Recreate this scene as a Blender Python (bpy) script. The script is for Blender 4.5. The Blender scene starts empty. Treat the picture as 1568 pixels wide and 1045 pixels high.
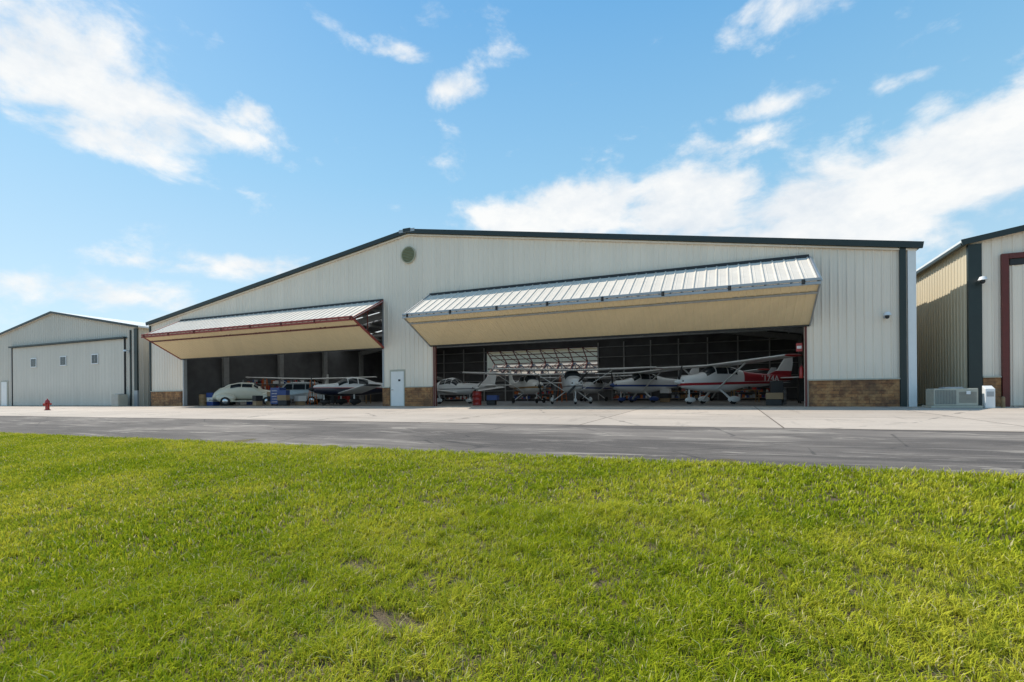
import bpy, math, random
import numpy as np
from mathutils import Vector, Matrix
random.seed(7)
scene=bpy.context.scene
scene.view_settings.view_transform='Standard'
scene.view_settings.look='None'
scene.view_settings.exposure=0
COL=scene.collection
R=math.radians

# ---------------------------------------------------------------- helpers
def empty(name,loc=(0,0,0),rotz=0):
    e=bpy.data.objects.new(name,None); e.location=loc; e.rotation_euler=(0,0,rotz)
    e.empty_display_size=.3
    COL.objects.link(e); return e

class MB:
    def __init__(s): s.v=[];s.f=[]
    def box(s,x0,x1,y0,y1,z0,z1):
        b=len(s.v)
        s.v+=[(x0,y0,z0),(x1,y0,z0),(x1,y1,z0),(x0,y1,z0),(x0,y0,z1),(x1,y0,z1),(x1,y1,z1),(x0,y1,z1)]
        for q in [(0,3,2,1),(4,5,6,7),(0,1,5,4),(1,2,6,5),(2,3,7,6),(3,0,4,7)]:
            s.f.append(tuple(b+i for i in q)); 
        return s
    def beam(s,p0,p1,w,h,up=(0,0,1)):
        p0=Vector(p0);p1=Vector(p1);d=(p1-p0).normalized();u=Vector(up)
        if abs(d.dot(u))>.98:u=Vector((0,1,0))
        a=d.cross(u).normalized();c=a.cross(d).normalized();b=len(s.v)
        for p in(p0,p1):
            for i,j in((-1,-1),(1,-1),(1,1),(-1,1)):
                s.v.append(tuple(p+a*(i*w/2)+c*(j*h/2)))
        for q in [(0,1,2,3),(7,6,5,4),(0,4,5,1),(1,5,6,2),(2,6,7,3),(3,7,4,0)]:
            s.f.append(tuple(b+i for i in q))
        return s
    def cyl(s,p0,p1,r0,r1=None,n=14,cap=True):
        if r1 is None:r1=r0
        p0=Vector(p0);p1=Vector(p1);d=(p1-p0).normalized();u=Vector((0,0,1))
        if abs(d.dot(u))>.95:u=Vector((0,1,0))
        a=d.cross(u).normalized();c=a.cross(d).normalized();b=len(s.v)
        for p,r in((p0,r0),(p1,r1)):
            for i in range(n):
                t=2*math.pi*i/n; s.v.append(tuple(p+a*(math.cos(t)*r)+c*(math.sin(t)*r)))
        for i in range(n):
            j=(i+1)%n; s.f.append((b+i,b+j,b+n+j,b+n+i))
        if cap:
            s.f.append(tuple(b+i for i in range(n))[::-1]); s.f.append(tuple(b+n+i for i in range(n)))
        return s
    def lathe(s,c,prof,n=20,axis='z'):
        b=len(s.v);c=Vector(c)
        for r,h in prof:
            for i in range(n):
                t=2*math.pi*i/n;x,y=math.cos(t)*r,math.sin(t)*r
                if axis=='z':s.v.append(tuple(c+Vector((x,y,h))))
                elif axis=='y':s.v.append(tuple(c+Vector((x,h,y))))
                else:s.v.append(tuple(c+Vector((h,x,y))))
        for k in range(len(prof)-1):
            for i in range(n):
                j=(i+1)%n; s.f.append((b+k*n+i,b+k*n+j,b+(k+1)*n+j,b+(k+1)*n+i))
        s.f.append(tuple(b+i for i in range(n))[::-1]);m=b+(len(prof)-1)*n
        s.f.append(tuple(m+i for i in range(n)))
        return s
    def rings(s,rings,closed=True,cap=True):
        b=len(s.v);n=len(rings[0])
        for r in rings:s.v+=[tuple(p) for p in r]
        for k in range(len(rings)-1):
            for i in range(n if closed else n-1):
                j=(i+1)%n; s.f.append((b+k*n+i,b+k*n+j,b+(k+1)*n+j,b+(k+1)*n+i))
        if cap and closed:
            s.f.append(tuple(b+i for i in range(n))[::-1]);m=b+(len(rings)-1)*n
            s.f.append(tuple(m+i for i in range(n)))
        return s
    def ell(s,c,rx,ry,rz,n=18,m=10):
        rr=[]
        for k in range(m+1):
            ph=math.pi*(k+.02)/(m+.04)-math.pi/2
            rr.append([(c[0]+rx*math.cos(ph)*math.cos(2*math.pi*i/n),c[1]+ry*math.cos(ph)*math.sin(2*math.pi*i/n),c[2]+rz*math.sin(ph)) for i in range(n)])
        return s.rings(rr)
    def build(s,name,mat,parent=None,smooth=False,bevel=0,fixn=True):
        me=bpy.data.meshes.new(name);me.from_pydata(s.v,[],s.f)
        if fixn:
            import bmesh
            bm=bmesh.new();bm.from_mesh(me);bmesh.ops.recalc_face_normals(bm,faces=bm.faces);bm.to_mesh(me);bm.free()
        me.materials.append(mat)
        if smooth:
            for p in me.polygons:p.use_smooth=True
            try: me.set_sharp_from_angle(angle=R(40))
            except Exception: pass
        o=bpy.data.objects.new(name,me);COL.objects.link(o)
        if parent:o.parent=parent
        if bevel:
            m=o.modifiers.new('b','BEVEL');m.width=bevel;m.segments=2;m.limit_method='ANGLE'
        return o

# ---------------------------------------------------------------- materials
class NT:
    def __init__(s,nt):s.nt=nt;s.n=nt.nodes;s.l=nt.links
    def node(s,t,**k):
        n=s.n.new(t)
        for a,b in k.items():setattr(n,a,b)
        return n
    def val(s,sock,v):
        if isinstance(v,bpy.types.NodeSocket):s.l.new(v,sock)
        else:sock.default_value=v
    def math(s,op,a,b=0,c=0,clamp=False):
        n=s.node('ShaderNodeMath',operation=op,use_clamp=clamp);s.val(n.inputs[0],a);s.val(n.inputs[1],b)
        s.val(n.inputs[2],c);return n.outputs[0]
    def mix(s,f,a,b,mode='MIX'):
        n=s.node('ShaderNodeMix',data_type='RGBA',blend_type=mode);s.val(n.inputs[0],f);s.val(n.inputs[6],a);s.val(n.inputs[7],b);return n.outputs[2]
    def noise(s,vec,scale,detail=4,rough=.5,dist=0):
        n=s.node('ShaderNodeTexNoise');s.l.new(vec,n.inputs['Vector']);n.inputs['Scale'].default_value=scale
        n.inputs['Detail'].default_value=detail;n.inputs['Roughness'].default_value=rough;n.inputs['Distortion'].default_value=dist
        return n.outputs[0]
    def mapr(s,v,a,b,c=0,d=1,sm=False):
        n=s.node('ShaderNodeMapRange',clamp=True);
        if sm:n.interpolation_type='SMOOTHSTEP'
        s.val(n.inputs[0],v)
        for i,x in enumerate((a,b,c,d)):s.val(n.inputs[i+1],x)
        return n.outputs[0]
    def scale(s,vec,sc):
        n=s.node('ShaderNodeVectorMath',operation='MULTIPLY');s.l.new(vec,n.inputs[0]);n.inputs[1].default_value=sc;return n.outputs[0]
    def sep(s,vec):
        n=s.node('ShaderNodeSeparateXYZ');s.l.new(vec,n.inputs[0]);return n.outputs
    def comb(s,x,y,z):
        n=s.node('ShaderNodeCombineXYZ');s.val(n.inputs[0],x);s.val(n.inputs[1],y);s.val(n.inputs[2],z);return n.outputs[0]
    def bump(s,h,strength=.3,dist=.02):
        n=s.node('ShaderNodeBump');s.l.new(h,n.inputs['Height']);n.inputs['Strength'].default_value=strength;n.inputs['Distance'].default_value=dist;return n.outputs[0]
def C(c):return (c[0],c[1],c[2],1)
def newmat(name):
    m=bpy.data.materials.new(name);m.use_nodes=True;t=NT(m.node_tree);p=t.n['Principled BSDF'];return m,t,p
def objco(t):
    return t.node('ShaderNodeTexCoord').outputs['Object']
def mat(name,col,rough=.5,metal=0,var=.12,scale=3,bump=0,stretch=(1,1,1),coat=0):
    m,t,p=newmat(name);co=t.scale(objco(t),stretch);n=t.noise(co,scale,5,.6)
    dark=tuple(x*(1-var) for x in col);lite=tuple(min(1,x*(1+var*.5)) for x in col)
    t.l.new(t.mix(t.mapr(n,.3,.7),C(dark),C(lite)),p.inputs['Base Color'])
    p.inputs['Roughness'].default_value=rough;p.inputs['Metallic'].default_value=metal
    p.inputs['Coat Weight'].default_value=coat
    if bump:
        n2=t.noise(co,scale*12,3);t.l.new(t.bump(n2,bump,.01),p.inputs['Normal'])
    return m

def metal_wall(name,col,dirt=.10,rough=.5):
    m,t,p=newmat(name);co=objco(t)
    n=t.noise(t.scale(co,(2.2,2.2,.12)),1.3,5,.65);n2=t.noise(co,.25,3)
    xyz=t.sep(co)
    # each cladding sheet (~0.9 m) has its own slight tone
    cell=t.node('ShaderNodeTexWhiteNoise',noise_dimensions='1D')
    t.l.new(t.math('FLOOR',t.math('DIVIDE',t.math('ADD',xyz[0],xyz[1]),.915)),cell.inputs['W'])
    f=t.math('ADD',t.math('MULTIPLY',n,.6),t.math('MULTIPLY',n2,.4))
    c=t.mix(t.mapr(f,.35,.65),C(tuple(x*(1-dirt) for x in col)),C(col))
    c=t.mix(t.math('MULTIPLY',cell.outputs[0],.12),c,C(tuple(x*.6 for x in col)))
    low=t.math('MULTIPLY',t.mapr(xyz[2],1.9,.9),t.mapr(n,.35,.7,.0,.3))
    c=t.mix(low,c,C((.30,.25,.19)))
    t.l.new(c,p.inputs['Base Color']);p.inputs['Roughness'].default_value=rough;p.inputs['Specular IOR Level'].default_value=.3
    t.l.new(t.bump(t.noise(co,1.2,2),.15,.02),p.inputs['Normal'])
    return m
M_wall=metal_wall('cladding_offwhite',(.91,.80,.67))
M_wallg=metal_wall('cladding_grey',(.70,.64,.55))
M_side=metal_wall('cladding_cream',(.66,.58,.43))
M_tan=metal_wall('door_tan',(.86,.71,.46),.06)
M_doorw=metal_wall('door_white',(.76,.685,.59),.12,.75)
M_trim=mat('trim_dark_green',(.018,.030,.028),.45)
M_black=mat('dark_trim',(.02,.02,.022),.5)
M_maroon=mat('maroon_steel',(.13,.022,.016),.5)
M_rail=mat('red_primer_steel',(.30,.05,.035),.55)
M_red=mat('red_paint',(.38,.02,.015),.4,coat=.3)
M_grey=mat('galvanised',(.38,.40,.42),.45,.4)
M_frame=mat('interior_steel',(.34,.34,.34),.5,var=.2)
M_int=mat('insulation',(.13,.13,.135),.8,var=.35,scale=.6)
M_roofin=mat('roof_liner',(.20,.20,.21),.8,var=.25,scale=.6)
M_white=mat('white_paint',(.78,.78,.77),.35,coat=.2,var=.05)
M_dw=mat('door_offwhite',(.82,.80,.77),.4,var=.05)
M_tire=mat('rubber',(.02,.02,.02),.8)
M_glass=mat('glass_dark',(.02,.028,.035),.06,var=.2)
M_chrome=mat('chrome',(.6,.6,.6),.2,1)
M_blue=mat('blue_paint',(.03,.07,.25),.4)
M_cream=mat('cream_paint',(.68,.66,.54),.25,coat=.6,var=.04)
M_fin=mat('unit_beige',(.46,.44,.36),.55)
M_wood=mat('wood',(.3,.2,.1),.6,var=.4,scale=8)
M_orange=mat('orange',(.6,.15,.02),.5)
M_card=mat('cardboard',(.38,.26,.15),.8)
# added translucent roof strips, unseen from the camera, to brighten the interior
M_fill=bpy.data.materials.new('added_fill_panel');M_fill.use_nodes=True
_t=NT(M_fill.node_tree);_t.n.clear();_o=_t.node('ShaderNodeOutputMaterial');_a=_t.node('ShaderNodeBsdfTranslucent');_a.inputs[0].default_value=(.58,.58,.54,1)
_b=_t.node('ShaderNodeBsdfDiffuse');_b.inputs[0].default_value=(.7,.7,.66,1);_m=_t.node('ShaderNodeMixShader');_m.inputs[0].default_value=.25
_t.l.new(_a.outputs[0],_m.inputs[1]);_t.l.new(_b.outputs[0],_m.inputs[2]);_t.l.new(_m.outputs[0],_o.inputs[0])

def stone_mat():
    m,t,p=newmat('brick_wainscot');co=objco(t);x=t.sep(co)
    v=t.comb(x[0],x[2],0)
    b=t.node('ShaderNodeTexBrick');t.l.new(v,b.inputs['Vector']);b.inputs['Scale'].default_value=1
    b.inputs['Brick Width'].default_value=.42;b.inputs['Row Height'].default_value=.135;b.inputs['Mortar Size'].default_value=.006
    b.inputs['Color1'].default_value=(.36,.16,.06,1);b.inputs['Color2'].default_value=(.15,.062,.03,1);b.inputs['Mortar'].default_value=(.09,.06,.04,1);b.inputs['Bias'].default_value=-.1
    n=t.noise(co,5,5,.7);c=t.mix(t.mapr(n,.42,.68,0,.75),b.outputs[0],C((.56,.31,.13)))
    n3=t.noise(co,1.3,3);c=t.mix(t.mapr(n3,.48,.64,0,.6),c,C((.08,.045,.03)))
    t.l.new(c,p.inputs['Base Color']);p.inputs['Roughness'].default_value=.8
    h=t.math('ADD',t.math('MULTIPLY',b.outputs[1],-1),n);t.l.new(t.bump(h,.8,.03),p.inputs['Normal']);return m
M_brick=stone_mat()

def concrete_mat(name,col,joints=True,interior=False):
    m,t,p=newmat(name);co=objco(t);x=t.sep(co)
    n=t.noise(co,.35,6,.65);n2=t.noise(co,9,4,.7);n3=t.noise(t.scale(co,(.25,1,1)),1.1,5,.7)
    c=t.mix(t.mapr(n,.3,.7),C(tuple(v*.80 for v in col)),C(col))
    c=t.mix(t.mapr(n2,.4,.8,0,.35),c,C(tuple(v*.6 for v in col)))
    c=t.mix(t.mapr(n3,.54,.72,0,.42),c,C((.28,.22,.17)))
    if joints:
        b=t.node('ShaderNodeTexBrick',offset=0);t.l.new(co,b.inputs['Vector']);b.inputs['Scale'].default_value=1
        b.inputs['Brick Width'].default_value=4.6;b.inputs['Row Height'].default_value=4.13;b.inputs['Mortar Size'].default_value=.022
        b.inputs['Color1'].default_value=(1,1,1,1);b.inputs['Color2'].default_value=(.84,.84,.84,1);b.inputs['Mortar'].default_value=(.25,.22,.2,1)
        b.inputs['Mortar Smooth'].default_value=.3
        c=t.mix(1,c,b.outputs[0],'MULTIPLY')
        v=t.node('ShaderNodeTexVoronoi',feature='DISTANCE_TO_EDGE');t.l.new(co,v.inputs['Vector']);v.inputs['Scale'].default_value=.16
        wob=t.noise(co,1.5,4)
        cr=t.mapr(t.math('ADD',v.outputs[0],t.math('MULTIPLY',t.math('ADD',wob,-.5),.08)),.0,.006,.6,0)
        c=t.mix(cr,c,C((.14,.12,.10)))
        # drips, tyre scuffs near the doorway
        sc=t.noise(t.scale(co,(1.6,.22,1)),1.4,5,.7)
        c=t.mix(t.mapr(sc,.58,.70,0,.35),c,C((.16,.13,.11)))
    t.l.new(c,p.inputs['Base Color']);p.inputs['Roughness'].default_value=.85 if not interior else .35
    t.l.new(t.bump(n2,.25,.01),p.inputs['Normal']);return m
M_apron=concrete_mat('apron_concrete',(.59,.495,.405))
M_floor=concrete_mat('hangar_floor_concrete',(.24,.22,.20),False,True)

def asphalt_mat():
    m,t,p=newmat('asphalt');co=objco(t)
    st=t.scale(co,(.16,1,1))
    n=t.noise(st,.9,6,.65,.4);n2=t.noise(co,60,3,.8);n3=t.noise(st,3.1,5,.7,.6);n4=t.noise(t.scale(co,(.5,1,1)),.35,4,.6)
    c=t.mix(t.mapr(n,.42,.58),C((.078,.067,.060)),C((.20,.172,.148)))
    c=t.mix(t.mapr(n3,.54,.62,0,.85),c,C((.36,.315,.265)))
    c=t.mix(t.mapr(n4,.46,.58,0,.75),c,C((.058,.050,.046)))
    c=t.mix(t.mapr(n2,.35,.75,0,.5),c,C((.25,.22,.195)))
    v=t.node('ShaderNodeTexVoronoi',feature='DISTANCE_TO_EDGE');t.l.new(t.scale(co,(.35,.6,1)),v.inputs['Vector']);v.inputs['Scale'].default_value=1.0
    wob=t.noise(co,2,3)
    cr=t.mapr(t.math('ADD',v.outputs[0],t.math('MULTIPLY',t.math('ADD',wob,-.5),.05)),.0,.012,1,0)
    c=t.mix(t.math('MULTIPLY',cr,.5),c,C((.03,.03,.03)))
    t.l.new(c,p.inputs['Base Color']);p.inputs['Roughness'].default_value=.9;p.inputs['Specular IOR Level'].default_value=.25
    t.l.new(t.bump(n2,.6,.01),p.inputs['Normal']);return m
M_asph=asphalt_mat()

def ground_mat():
    m,t,p=newmat('lawn_soil');co=objco(t);n=t.noise(co,5,6,.7);n2=t.noise(co,.6,4);n3=t.noise(co,70,3,.8)
    c=t.mix(t.mapr(n,.42,.62),C((.22,.155,.09)),C((.19,.18,.045)))
    c=t.mix(t.mapr(n2,.5,.7,0,.3),c,C((.20,.19,.045)))
    c=t.mix(t.mapr(n3,.4,.65,0,.75),c,C((.05,.038,.02)))
    t.l.new(c,p.inputs['Base Color']);p.inputs['Roughness'].default_value=.95
    t.l.new(t.bump(n3,1,.03),p.inputs['Normal']);return m
M_ground=ground_mat()

def grass_mat():
    m=bpy.data.materials.new('grass_blades');m.use_nodes=True;t=NT(m.node_tree);t.n.clear()
    out=t.node('ShaderNodeOutputMaterial')
    pos=t.node('ShaderNodeNewGeometry').outputs['Position']
    a=t.node('ShaderNodeAttribute',attribute_name='tint').outputs['Fac']
    hgt=t.node('ShaderNodeAttribute',attribute_name='hgt').outputs['Fac']
    big=t.noise(pos,.5,4,.6,.3);mid=t.noise(pos,2.6,4,.6)
    c=t.mix(a,C((.24,.31,.014)),C((.54,.56,.035)))
    c=t.mix(t.mapr(big,.42,.62,0,.7),c,C((.66,.61,.07)))
    c=t.mix(t.mapr(mid,.50,.68,0,.5),c,C((.18,.27,.016)))
    c=t.mix(t.math('GREATER_THAN',a,.93),c,C((.68,.60,.30)))
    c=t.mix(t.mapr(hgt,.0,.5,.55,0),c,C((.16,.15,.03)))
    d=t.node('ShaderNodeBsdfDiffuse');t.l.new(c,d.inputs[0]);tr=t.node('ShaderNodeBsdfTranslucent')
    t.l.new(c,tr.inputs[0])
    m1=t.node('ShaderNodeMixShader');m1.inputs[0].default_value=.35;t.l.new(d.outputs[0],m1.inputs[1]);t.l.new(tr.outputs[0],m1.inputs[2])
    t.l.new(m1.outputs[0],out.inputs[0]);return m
M_grass=grass_mat()

# ---------------------------------------------------------------- terrain
PROF=[(-900,-.92),(-22,-.92),(-17.1,-.46),(-12.4,-.2),(0,0),(900,0)]
def gz(y):
    for (a,za),(b,zb) in zip(PROF,PROF[1:]):
        if a<=y<=b:return za+(zb-za)*(y-a)/(b-a)
    return 0
def strip(name,x0,x1,ys,off,m,nx=1,edge=0):
    mb=MB();xs=[x0+(x1-x0)*i/nx for i in range(nx+1)]
    for j,y in enumerate(ys):
        for i,x in enumerate(xs):
            yy=y
            if edge and j==0: yy+=edge*(math.sin(x*1.7)*.4+math.sin(x*4.3+1)*.3+math.sin(x*.6)*.5)+random.uniform(-edge,edge)*.3
            mb.v.append((x,yy,gz(yy)+off))
    n=nx+1
    for j in range(len(ys)-1):
        for i in range(nx):
            mb.f.append((j*n+i,j*n+i+1,(j+1)*n+i+1,(j+1)*n+i))
    return mb.build(name,m,fixn=False)
strip('ground',-900,900,[-900,-22,-17.1,-12.4,0,900],0,M_ground)
strip('asphalt_road',-300,300,[-17.15,-15,-12.4],.004,M_asph,1500,.10)
strip('concrete_apron',-75,75,[-12.46,-12.4,-6,-.001],.010,M_apron,1)

# ---------------------------------------------------------------- ribbed metal
def ribprofile(L,pitch=.305,rib=.028,ph=0):
    pts=[(0,0)];x=ph
    while x<L-.1:
        if x>0.001:pts.append((x,0))
        pts+=[(x+.022,rib),(x+.062,rib),(x+.084,0)]
        # minor stiffener rib
        if pitch>.25:pts+=[(x+.175,0),(x+.187,.006),(x+.204,.006),(x+.216,0)]
        x+=pitch
    pts.append((L,0));return pts
def facade(name,x0,x1,topf,ops,y,m,parent,brk=()):
    pts=ribprofile(x1-x0,ph=.06)
    P=[(x0+a,b) for a,b in pts]
    def off(x):
        for (a,oa),(b,ob) in zip(P,P[1:]):
            if a<=x<=b:return oa+(ob-oa)*(x-a)/(b-a) if b>a else oa
        return 0
    ed=sorted(set([x0,x1]+[e for o in ops for e in o[:2]]+list(brk)))
    mb=MB()
    for a,b in zip(ed,ed[1:]):
        mid=(a+b)/2;zl=-.02
        for o in ops:
            if o[0]<mid<o[1]:zl=o[2]
        xs=[(a,off(a))]+[(x,o) for x,o in P if a+.001<x<b-.001]+[(b,off(b))]
        s=len(mb.v)
        for x,o in xs:mb.v+=[(x,y-o,zl),(x,y-o,topf(x))]
        for i in range(len(xs)-1):
            k=s+2*i;mb.f.append((k,k+2,k+3,k+1))
    return mb.build(name,m,parent,fixn=False)
def ribsheet(name,P0,U,V,L,W,N,m,parent,pitch=.305,rib=.028):
    P0,U,V,N=Vector(P0),Vector(U).normalized(),Vector(V).normalized(),Vector(N).normalized()
    mb=MB();pr=ribprofile(L,pitch,rib,.05)
    for a,o in pr:
        p=P0+U*a+N*o;mb.v+=[tuple(p),tuple(p+V*W)]
    for i in range(len(pr)-1):
        k=2*i;mb.f.append((k,k+2,k+3,k+1))
    return mb.build(name,m,parent,fixn=False)

def wall_light(name,x,y,z,parent_name=None):
    e=empty(name,(x,y,z))
    MB().box(-.06,.06,-.03,0,-.1,.1).build('backplate',M_grey,e)
    MB().cyl((0,-.03,.05),(0,-.28,.10),.02,.02).build('arm',M_grey,e)
    MB().lathe((0,-.30,-.02),[(.02,.15),(.10,.12),(.14,.02),(.15,0)],18).build('shade',M_white,e,True)
    MB().ell((0,-.30,-.06),.08,.08,.10).build('bulb_cover',M_glass,e,True)
    return e

# ---------------------------------------------------------------- main hangar
EH,AH,HW=6.42,10.3,24.2
top=lambda x:AH-(AH-EH)*abs(x)/HW
H=empty('aircraft_hangar')
LO=(-20.25,-1.95,6.38);RO=(1.75,20.36,6.40)
facade('front_wall',-HW,HW,top,[LO,RO],0,M_wall,H,brk=(0,))
D=30.0
for sx in(-1,1):
    ribsheet('side_wall',(sx*(HW-.002),.0,0),(0,1,0),(0,0,1),D,EH,(sx,0,0),M_side,H)
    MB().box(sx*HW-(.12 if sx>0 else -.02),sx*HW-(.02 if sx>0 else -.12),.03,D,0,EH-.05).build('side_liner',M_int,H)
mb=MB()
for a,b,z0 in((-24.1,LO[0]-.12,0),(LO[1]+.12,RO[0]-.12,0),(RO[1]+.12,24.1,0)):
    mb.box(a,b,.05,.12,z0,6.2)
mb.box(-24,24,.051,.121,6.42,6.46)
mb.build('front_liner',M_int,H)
# roof: opaque bays with translucent bays added between them as interior fill light
rf=MB();rl=MB()
BAYS=[(-.12,2.0,1),(2.0,4.6,0),(4.6,7.0,1),(7.0,9.6,0),(9.6,12.5,1),(12.5,15.1,0),(15.1,18.5,1),(18.5,21.0,0),(21.0,D+.1,1)]
for sx in(-1,1):
    for ya,yb,op in BAYS:
        x1=sx*(HW+.25)
        zz=lambda x:AH-(AH-EH)*abs(x)/HW
        if op:
            b=len(rf.v)
            for y in(ya,yb):
                rf.v+=[(0,y,zz(0)),(x1,y,zz(x1)),(x1,y,zz(x1)+.16),(0,y,zz(0)+.16)]
            for q in [(0,1,2,3),(7,6,5,4),(0,4,5,1),(1,5,6,2),(2,6,7,3)]:
                rf.f.append(tuple(b+i for i in q))
        else:
            b=len(rl.v)
            rl.v+=[(0,ya,zz(0)+.08),(x1,ya,zz(x1)+.08),(x1,yb,zz(x1)+.08),(0,yb,zz(0)+.08)];rl.f.append((b,b+1,b+2,b+3))
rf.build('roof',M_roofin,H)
rl.build('added_fill_panels',M_fill,H)
tr=MB()
for sx in(-1,1):
    tr.beam((0,-.17,AH+.06),(sx*(HW+.28),-.17,EH+.06-.25*(AH-EH)/HW),.10,.25)
tr.beam((0,-.20,AH+.0),(0,-.20,AH+.2),.5,.12)
tr.build('rake_trim',M_trim,H)
t2=MB()
t2.box(-.55,.55,-.235,-.225,AH-.02,AH+.16)
t2.build('ridge_cap',M_grey,H)
fl=MB()
for sx in(-1,1):
    fl.beam((0,-.08,AH-.13),(sx*(HW+.1),-.08,EH-.13),.07,.07)
fl.build('rake_flashing',M_wall,H)
MB().box(23.72,23.94,-.13,-.035,0,EH+.0).build('downspout',M_trim,H,bevel=.02)
MB().box(24.0,24.27,-.10,.1,0,EH-.1).build('corner_trim_right',M_white,H)
MB().box(-24.27,-24.1,-.10,.1,0,EH-.1).build('corner_trim_left',M_trim,H)
for a,b in((-24.08,-20.45),(-1.93,-1.42),(-.30,1.6),(20.52,23.70),):
    h=1.12
    MB().box(a,b,-.10,-.032,0,h).build('brick_wainscot',M_brick,H)
    MB().box(a-.02,b+.02,-.13,-.03,h,h+.05).build('wainscot_cap',M_fin,H)
jm=MB()
for x in(LO[0]-.1,LO[1]+.0):jm.box(x,x+.1,-.06,.2,0,6.38)
jm.build('left_door_jambs',M_grey,H)
jm=MB()
for x in(RO[0]-.1,RO[1]+.02):jm.box(x,x+.08,-.07,.2,0,6.40)
jm.build('right_door_jambs',M_maroon,H)
MB().box(-1.40,-.30,-.05,-.031,0,2.2).box(-1.36,-.34,-.06,-.051,0,2.15).build('man_door_frame',M_fin,H)
MB().box(-1.31,-.39,-.085,-.062,.03,2.09).build('man_door',M_dw,H,bevel=.005)
MB().cyl((-1.22,-.085,1.0),(-1.22,-.14,1.0),.035).cyl((-1.22,-.13,1.0),(-1.10,-.13,1.0),.012).build('man_door_handle',M_chrome,H)
MB().box(-.78,-.62,-.092,-.086,1.5,1.62).build('man_door_sign',M_black,H)
mb=MB();mb.lathe((0,-.03,8.98),[(.50,0),(.50,-.07),(.44,-.07),(.44,-.01)],32,'y');mb.build('gable_vent_ring',mat('vent_ring',(.45,.43,.31),.6),H)
mb=MB()
for k in range(9):
    z=8.98-.36+k*.09;w=math.sqrt(max(.01,.43**2-(z-8.98)**2))
    mb.beam((-w,-.075,z),(w,-.075,z),.05,.06,(0,.6,1))
mb.build('gable_vent_louvres',mat('vent_louvre',(.25,.26,.15),.6),H)

def bifold(x0,x1,zt,d,zf,zb,foldmat,tag,endtruss):
    L=x1-x0;red=foldmat is M_rail
    T=Vector((0,-.10,zt));F=Vector((0,-d,zf));B=Vector((0,-.08,zb))
    up=(F-T);lo=(B-F)
    n1=Vector((0,up.z,-up.y)).normalized()
    if n1.z<0:n1=-n1
    n2=Vector((0,lo.z,-lo.y)).normalized()
    if n2.z>0:n2=-n2
    X0=Vector((x0,0,0))
    ribsheet(tag+'_upper_leaf',X0+T,(1,0,0),up,L,up.length,n1,M_doorw,H,.45,.035)
    ribsheet(tag+'_lower_leaf',X0+F,(1,0,0),lo,L,lo.length,n2,M_tan,H,.305,.02)
    mb=MB()
    mb.beam(X0+(T+F)/2-n1*.03,X0+(T+F)/2-n1*.03+Vector((L,0,0)),up.length-.02,.02,tuple(n1))
    mb.beam(X0+(F+B)/2-n2*.03,X0+(F+B)/2-n2*.03+Vector((L,0,0)),lo.length-.02,.02,tuple(n2))
    mb.build(tag+'_leaf_backing',M_int,H)
    fr=MB()
    k=int(L/2.6);
    for i in range(k+1):
        x=x0+.1+(L-.2)*i/k;o=Vector((x,0,0))
        fr.beam(o+T-n1*.10,o+F-n1*.10,.07,.10,tuple(n1));fr.beam(o+F-n2*.10,o+B-n2*.10,.07,.10,tuple(n2))
        fr.beam(o+T*.5+F*.5-n1*.12,o+F*.5+B*.5-n2*.12,.05,.05)
    for s in(.08,.5,.92):
        for a,b,n in((T,F,n1),(F,B,n2)):
            p=a+(b-a)*s-n*.16;fr.beam(X0+p,X0+p+Vector((L,0,0)),.06,.06)
    a=F+Vector((0,.55,.12));b=F+Vector((0,.55,-.35))
    fr.beam(X0+a,X0+a+Vector((L,0,0)),.07,.07);fr.beam(X0+b,X0+b+Vector((L,0,0)),.07,.07)
    for i in range(k*2):
        xa=x0+L*i/(k*2);xb=x0+L*(i+1)/(k*2)
        p,q=(a,b) if i%2 else (b,a);fr.beam(Vector((xa,0,0))+p,Vector((xb,0,0))+q,.04,.04)
    fr.build(tag+'_steel_frame',M_maroon if red else M_frame,H)
    fo=MB()
    fo.beam(X0+F+Vector((-.04,-.03,.07)),X0+F+Vector((L+.04,-.03,.07)),.06,.11)
    fo.beam(X0+F+Vector((-.04,-.03,-.08)),X0+F+Vector((L+.04,-.03,-.08)),.06,.11)
    fo.build(tag+'_fold_rail',foldmat,H,bevel=.01)
    hg=MB();i=0
    while i*2.6<L-.3:
        x=x0+.3+i*2.6;hg.cyl((x,F.y-.085,F.z-.08),(x,F.y-.085,F.z+.07),.03);hg.box(x-.06,x+.06,F.y-.075,F.y-.062,F.z-.10,F.z+.09);i+=1
    hg.build(tag+'_hinges',M_maroon if red else M_black,H)
    hd=MB();hd.box(x0,x1,-.16,-.035,zt-.02,zt+.11);hd.build(tag+'_header',M_black,H)
    bt=MB();bt.beam(X0+B+Vector((0,-.02,-.03)),X0+B+Vector((L,-.02,-.03)),.10,.06);bt.build(tag+'_bottom_rail',M_black,H)
    ee=MB()
    for x in(x0-.02,x1+.02):
        o=Vector((x,0,0));ee.beam(o+T,o+F,.05,.12,tuple(n1));ee.beam(o+F,o+B,.05,.12,tuple(n2))
    ee.build(tag+'_leaf_edges',M_rail if red else M_grey,H)
bifold(-20.45,-1.85,6.40,2.82,4.98,3.55,M_rail,'left_bifold_door',True)
bifold(1.5,20.55,6.43,2.75,4.86,3.52,M_grey,'right_bifold_door',False)

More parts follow.
